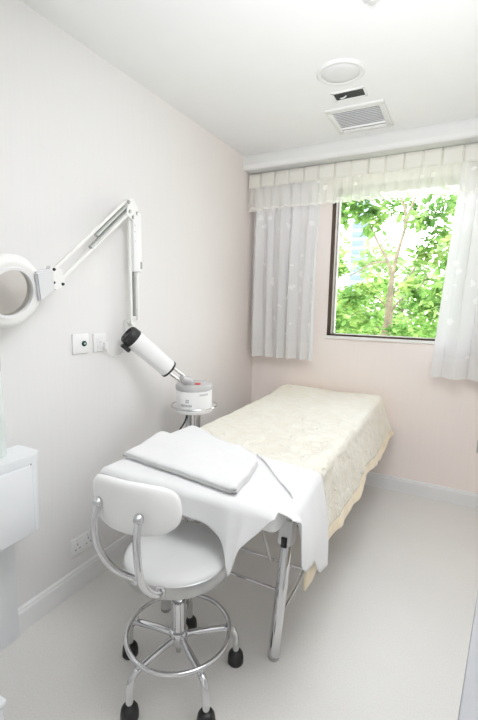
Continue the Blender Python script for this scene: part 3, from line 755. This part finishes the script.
# printed lettering blocks on the canister (too small in the photo to read)
def canister_mark(a0, a1, z0, z1):
    m = MB(); m.grid(lambda u, v: Vector((FX + .1026 * cos(a0 + (a1 - a0) * u), FY + .1026 * sin(a0 + (a1 - a0) * u), z0 + (z1 - z0) * v)), 4, 1)
    return m
view = math.atan2(-3.1 - FY, 1.5 - FX)
def marks(name, cells):
    pr = MB()
    for a, b, z0, z1 in cells:
        q = canister_mark(a, b, z0, z1); tmp = bpy.data.meshes.new('tmp'); q.bm.to_mesh(tmp); q.bm.free(); pr.bm.from_mesh(tmp); bpy.data.meshes.remove(tmp)
    pr.build(name, M['print_grey'], fs, smooth=False)
marks('upper_lettering', [(view + .30 + k * .062, view + .336 + k * .062, .856, .867) for k in range(9)])
marks('lower_lettering', [(view - .78 + k * .085, view - .725 + k * .085, .796, .809) for k in range(8)])
marks('printed_emblem', [(a, a + .075, z, z + .008) for a, z in ((view - .46, .818), (view - .36, .818), (view - .46, .829), (view - .36, .829))])

# ------------------------------------------------------------------ wall plates
pl = thing('wall_switch', 'square white wall plate with round dark green button', 'switch', (0, -1.800, 1.173))
MB().box((.005, -1.800, 1.173), (.010, .090, .090), bevel=.003).build('plate', M['white_plastic'], pl)
MB().lathe([(.0, 0), (.013, 0), (.013, .004), (.010, .006), (.0, .006)], (.010, -1.785, 1.172), (1, 0, 0), 24).build('button', M['green'], pl)
MB().lathe([(.0045, 0), (.0045, .0015), (0, .0015)], (.0155, -1.785, 1.172), (1, 0, 0), 14).build('button_centre', M['grey_plastic'], pl)
ps = thing('wall_socket', 'white wall outlet with a plug beside the green-button plate', 'socket', (0, -1.687, 1.170))
MB().box((.005, -1.687, 1.170), (.010, .078, .086), bevel=.003).build('plate', M['white_plastic'], ps)
MB().box((.012, -1.692, 1.168), (.004, .034, .048), bevel=.001).build('rocker', M['trim'], ps)
MB().box((.0145, -1.692, 1.172), (.002, .012, .005)).build('indicator', M['light_grey'], ps, smooth=False)
pg = thing('lamp_plug', 'white plug and thin cord running from the outlet to the lamp bracket', 'plug', (.012, -1.664, 1.152))
MB().box((.020, -1.665, 1.152), (.020, .022, .034), bevel=.004).build('plug_body', M['white_plastic'], pg)
MB().tube(spline([(.022, -1.664, 1.136), (.020, -1.65, 1.115), (.012, -1.60, 1.092), (.010, -1.565, 1.097), (.012, -1.52, 1.125), (.014, -1.50, 1.175)], 8), .0026, 8).build('cord', M['lamp_white'], pg)
ds = thing('double_socket', 'white double power socket low on the left wall above the baseboard', 'socket', (0, -1.834, .217))
MB().box((.005, -1.834, .217), (.010, .132, .086), bevel=.003).build('plate', M['white_plastic'], ds)
for yc in (-1.866, -1.802):
    for dy, dz, w_, h_ in ((0, .014, .006, .010), (-.012, -.008, .009, .006), (.012, -.008, .009, .006)):
        MB().box((.0102, yc + dy, .212 + dz), (.001, w_, h_)).build('pin_hole', M['print_grey'], ds, smooth=False)
    MB().box((.0115, yc, .247), (.004, .012, .014), bevel=.001).build('rocker', M['trim'], ds)
bs = thing('steel_socket', 'small grey metal power socket on the back wall at the right edge', 'socket', (1.738, 0, .433))
MB().box((1.738, -.005, .433), (.088, .010, .086), bevel=.003).build('plate', M['steel'], bs)
for dx, dz in ((0, .018), (-.012, -.006), (.012, -.006)): MB().box((1.738 + dx, -.0105, .425 + dz), (.008, .001, .008)).build('pin_hole', M['darkbox'], bs, smooth=False)

# ------------------------------------------------------------------ vanity on the left wall
PY = -2.212
mi = thing('wall_mirror_panel', 'tall white-framed mirror panel standing on the floor behind the left cabinet', 'mirror', (.02, -2.6, 0))
mf = MB()
for c, d in (((.015, PY - .024, .96), (.030, .048, 1.92)), ((.015, -3.15, .96), (.030, .048, 1.92)), ((.015, -2.655, 1.895), (.030, .94, .05)), ((.015, -2.655, .40), (.028, .94, .80))): mf.box(c, d, bevel=.002)
mf.build('frame', M['lacquer'], mi)
MB().box((.010, -2.655, 1.335), (.012, .945, 1.07)).build('mirror_glass', M['mirror'], mi, smooth=False)
cabp = thing('floating_cabinet', 'white wall-hung cabinet with rounded corner and flat drawer at left edge', 'cabinet', (.08, -2.6, .50))
CX, CY0, CY1, CZ0, CZ1 = .178, -3.2, -2.146, .512, .806
def rounded(x0, x1, y0, y1, r, n=8):
    pts = [(x0, y0), (x1, y0)]
    pts += [(x1 - r + r * cos(t * PI / 2 / n), y1 - r + r * sin(t * PI / 2 / n)) for t in range(n + 1)]
    pts += [(x0, y1)]
    return pts
MB().prism(rounded(.031, CX - .004, CY0, CY1, .042), lambda x, y, h: Vector((x, y, h)), CZ0, CZ1 - .026).build('body', M['lacquer'], cabp, smooth=True)
m = MB(); m.prism(rounded(.031, CX, CY0, CY1 + .004, .045), lambda x, y, h: Vector((x, y, h)), CZ1 - .026, CZ1); m.build('top', M['lacquer'], cabp)
dr = MB().box((CX - .002, -2.475, (CZ0 + CZ1 - .03) / 2 - .002), (.016, .56, CZ1 - .03 - CZ0 - .004), bevel=.002).build('drawer', M['lacquer'], cabp)
MB().box((CX - .0035, -2.193, (CZ0 + CZ1 - .03) / 2), (.006, .004, CZ1 - .03 - CZ0)).build('shadow_gap', M['grey_plastic'], cabp, smooth=False)
bt = thing('pump_bottle', 'pale green bottle with dark cap on the cabinet at the left edge', 'bottle', (.075, -2.262, CZ1))
MB().lathe([(0, .002), (.034, .002), (.038, .008), (.038, .30), (.030, .34), (.014, .37), (.014, .39)], (.075, -2.262, CZ1), n=28).build('bottle_body', M['jar'], bt)
MB().lathe([(0, .385), (.019, .385), (.019, .425), (.015, .430), (0, .430)], (.075, -2.262, CZ1), n=20).build('cap', M['black'], bt)

bn = thing('waste_bin', 'white low bin on the floor at the bottom left corner', 'bin', (.36, -2.63, 0))
MB().box((.36, -2.635, .12), (.22, .24, .24), bevel=.015, seg=3).build('bin_body', M['lacquer'], bn)
MB().box((.36, -2.635, .249), (.228, .248, .018), bevel=.006).build('bin_lid', M['lacquer'], bn)

sc_ = thing('side_counter', 'white counter cut off by the bottom right corner of the photo', 'counter', (1.75, -2.2, 0))
rz = Matrix.Rotation(math.radians(-6.5), 4, 'Z')
ctr = Vector((1.574, -2.29, 0)) + Vector((.19, -.02, 0))
MB().box(ctr + Vector((.012, 0, .365)), (.34, .62, .73), rz, bevel=.004).build('carcass', M['lacquer'], sc_)
MB().box(ctr + Vector((0, 0, .740)), (.38, .66, .022), rz, bevel=.006).build('worktop', M['worktop'], sc_)
for s in (-1, 1):
    dd = MB().box(ctr + rz @ Vector((-.162, .152 * s, .36)), (.016, .295, .64), rz, bevel=.003).build('door', M['lacquer'], sc_)
    MB().tube([ctr + rz @ Vector((-.180, .03 * s, .52)), ctr + rz @ Vector((-.180, .03 * s, .62))], .005, 8).build('handle', M['chrome'], dd)

# ------------------------------------------------------------------ light, sky, camera
def area(name, loc, rot, sx, sy, power, col=(1, 1, 1)):
    l = bpy.data.lights.new(name, 'AREA'); l.shape = 'RECTANGLE'; l.size = sx; l.size_y = sy; l.energy = power; l.color = col
    o = bpy.data.objects.new(name, l); COL.objects.link(o); o.location = loc; o.rotation_euler = rot; return o
area('ceiling_light', (1.42, -1.88, 2.43), (0, 0, 0), .9, .8, 11.5, (.97, .985, 1))
bf = area('bounce_fill', (1.55, -3.2, 1.5), (math.radians(128), 0, math.radians(9)), .6, .6, 11.5, (.97, .985, 1)); bf.data.spread = math.radians(80)  # unseen fill lamp, added to brighten the room by way of the ceiling
sun = bpy.data.lights.new('sun', 'SUN'); sun.energy = 6.0; sun.angle = math.radians(1.5); sun.color = (1, .97, .90)
so_ = bpy.data.objects.new('sun', sun); COL.objects.link(so_); so_.rotation_euler = Vector((.45, .30, -.85)).to_track_quat('-Z', 'Y').to_euler()
wd = bpy.data.worlds.new('sky'); scene.world = wd; wd.use_nodes = True
nt = wd.node_tree; nt.nodes.clear()
wo = nt.nodes.new('ShaderNodeOutputWorld'); bg = nt.nodes.new('ShaderNodeBackground')
tc = nt.nodes.new('ShaderNodeTexCoord'); sx = nt.nodes.new('ShaderNodeSeparateXYZ'); rp = nt.nodes.new('ShaderNodeValToRGB')
nt.links.new(tc.outputs['Generated'], sx.inputs[0]); nt.links.new(sx.outputs[2], rp.inputs[0]); nt.links.new(rp.outputs[0], bg.inputs[0])
rp.color_ramp.elements[0].color = (1, .995, .97, 1); rp.color_ramp.elements[1].color = (.80, .90, 1, 1)
bg.inputs[1].default_value = 4.6
nt.links.new(bg.outputs[0], wo.inputs[0])

cam = bpy.data.cameras.new('camera'); co = bpy.data.objects.new('camera', cam); COL.objects.link(co)
cam.sensor_fit = 'VERTICAL'; cam.sensor_height = 36; cam.lens = 410.7701 * 36 / 720; cam.clip_start = .02
r = Vector((.8841046, .4669976, .0164998)); u = Vector((-.0806452, .1177047, .9897686)); f = Vector((-.4602775, .8763897, -.1417243))
mw = Matrix((( r.x, u.x, -f.x, 1.5045), (r.y, u.y, -f.y, -3.1065), (r.z, u.z, -f.z, 1.3748), (0, 0, 0, 1)))
co.matrix_world = mw
scene.camera = co
scene.view_settings.view_transform = 'Standard'
scene.view_settings.look = 'None'
scene.view_settings.exposure = 0.55
scene.view_settings.use_curve_mapping = True           # soft highlight shoulder, like the photo's
cmap = scene.view_settings.curve_mapping
cmap.white_level = (2.4, 2.4, 2.4)
cv_ = cmap.curves[3]
cv_.points[0].location = (0, 0); cv_.points[1].location = (1, 1)
for a, b in ((.1, .25), (.25, .57), (.42, .80), (.65, .935)): cv_.points.new(a, b)
cmap.update()
scene.cycles.max_bounces = 14; scene.cycles.diffuse_bounces = 8; scene.cycles.transparent_max_bounces = 16
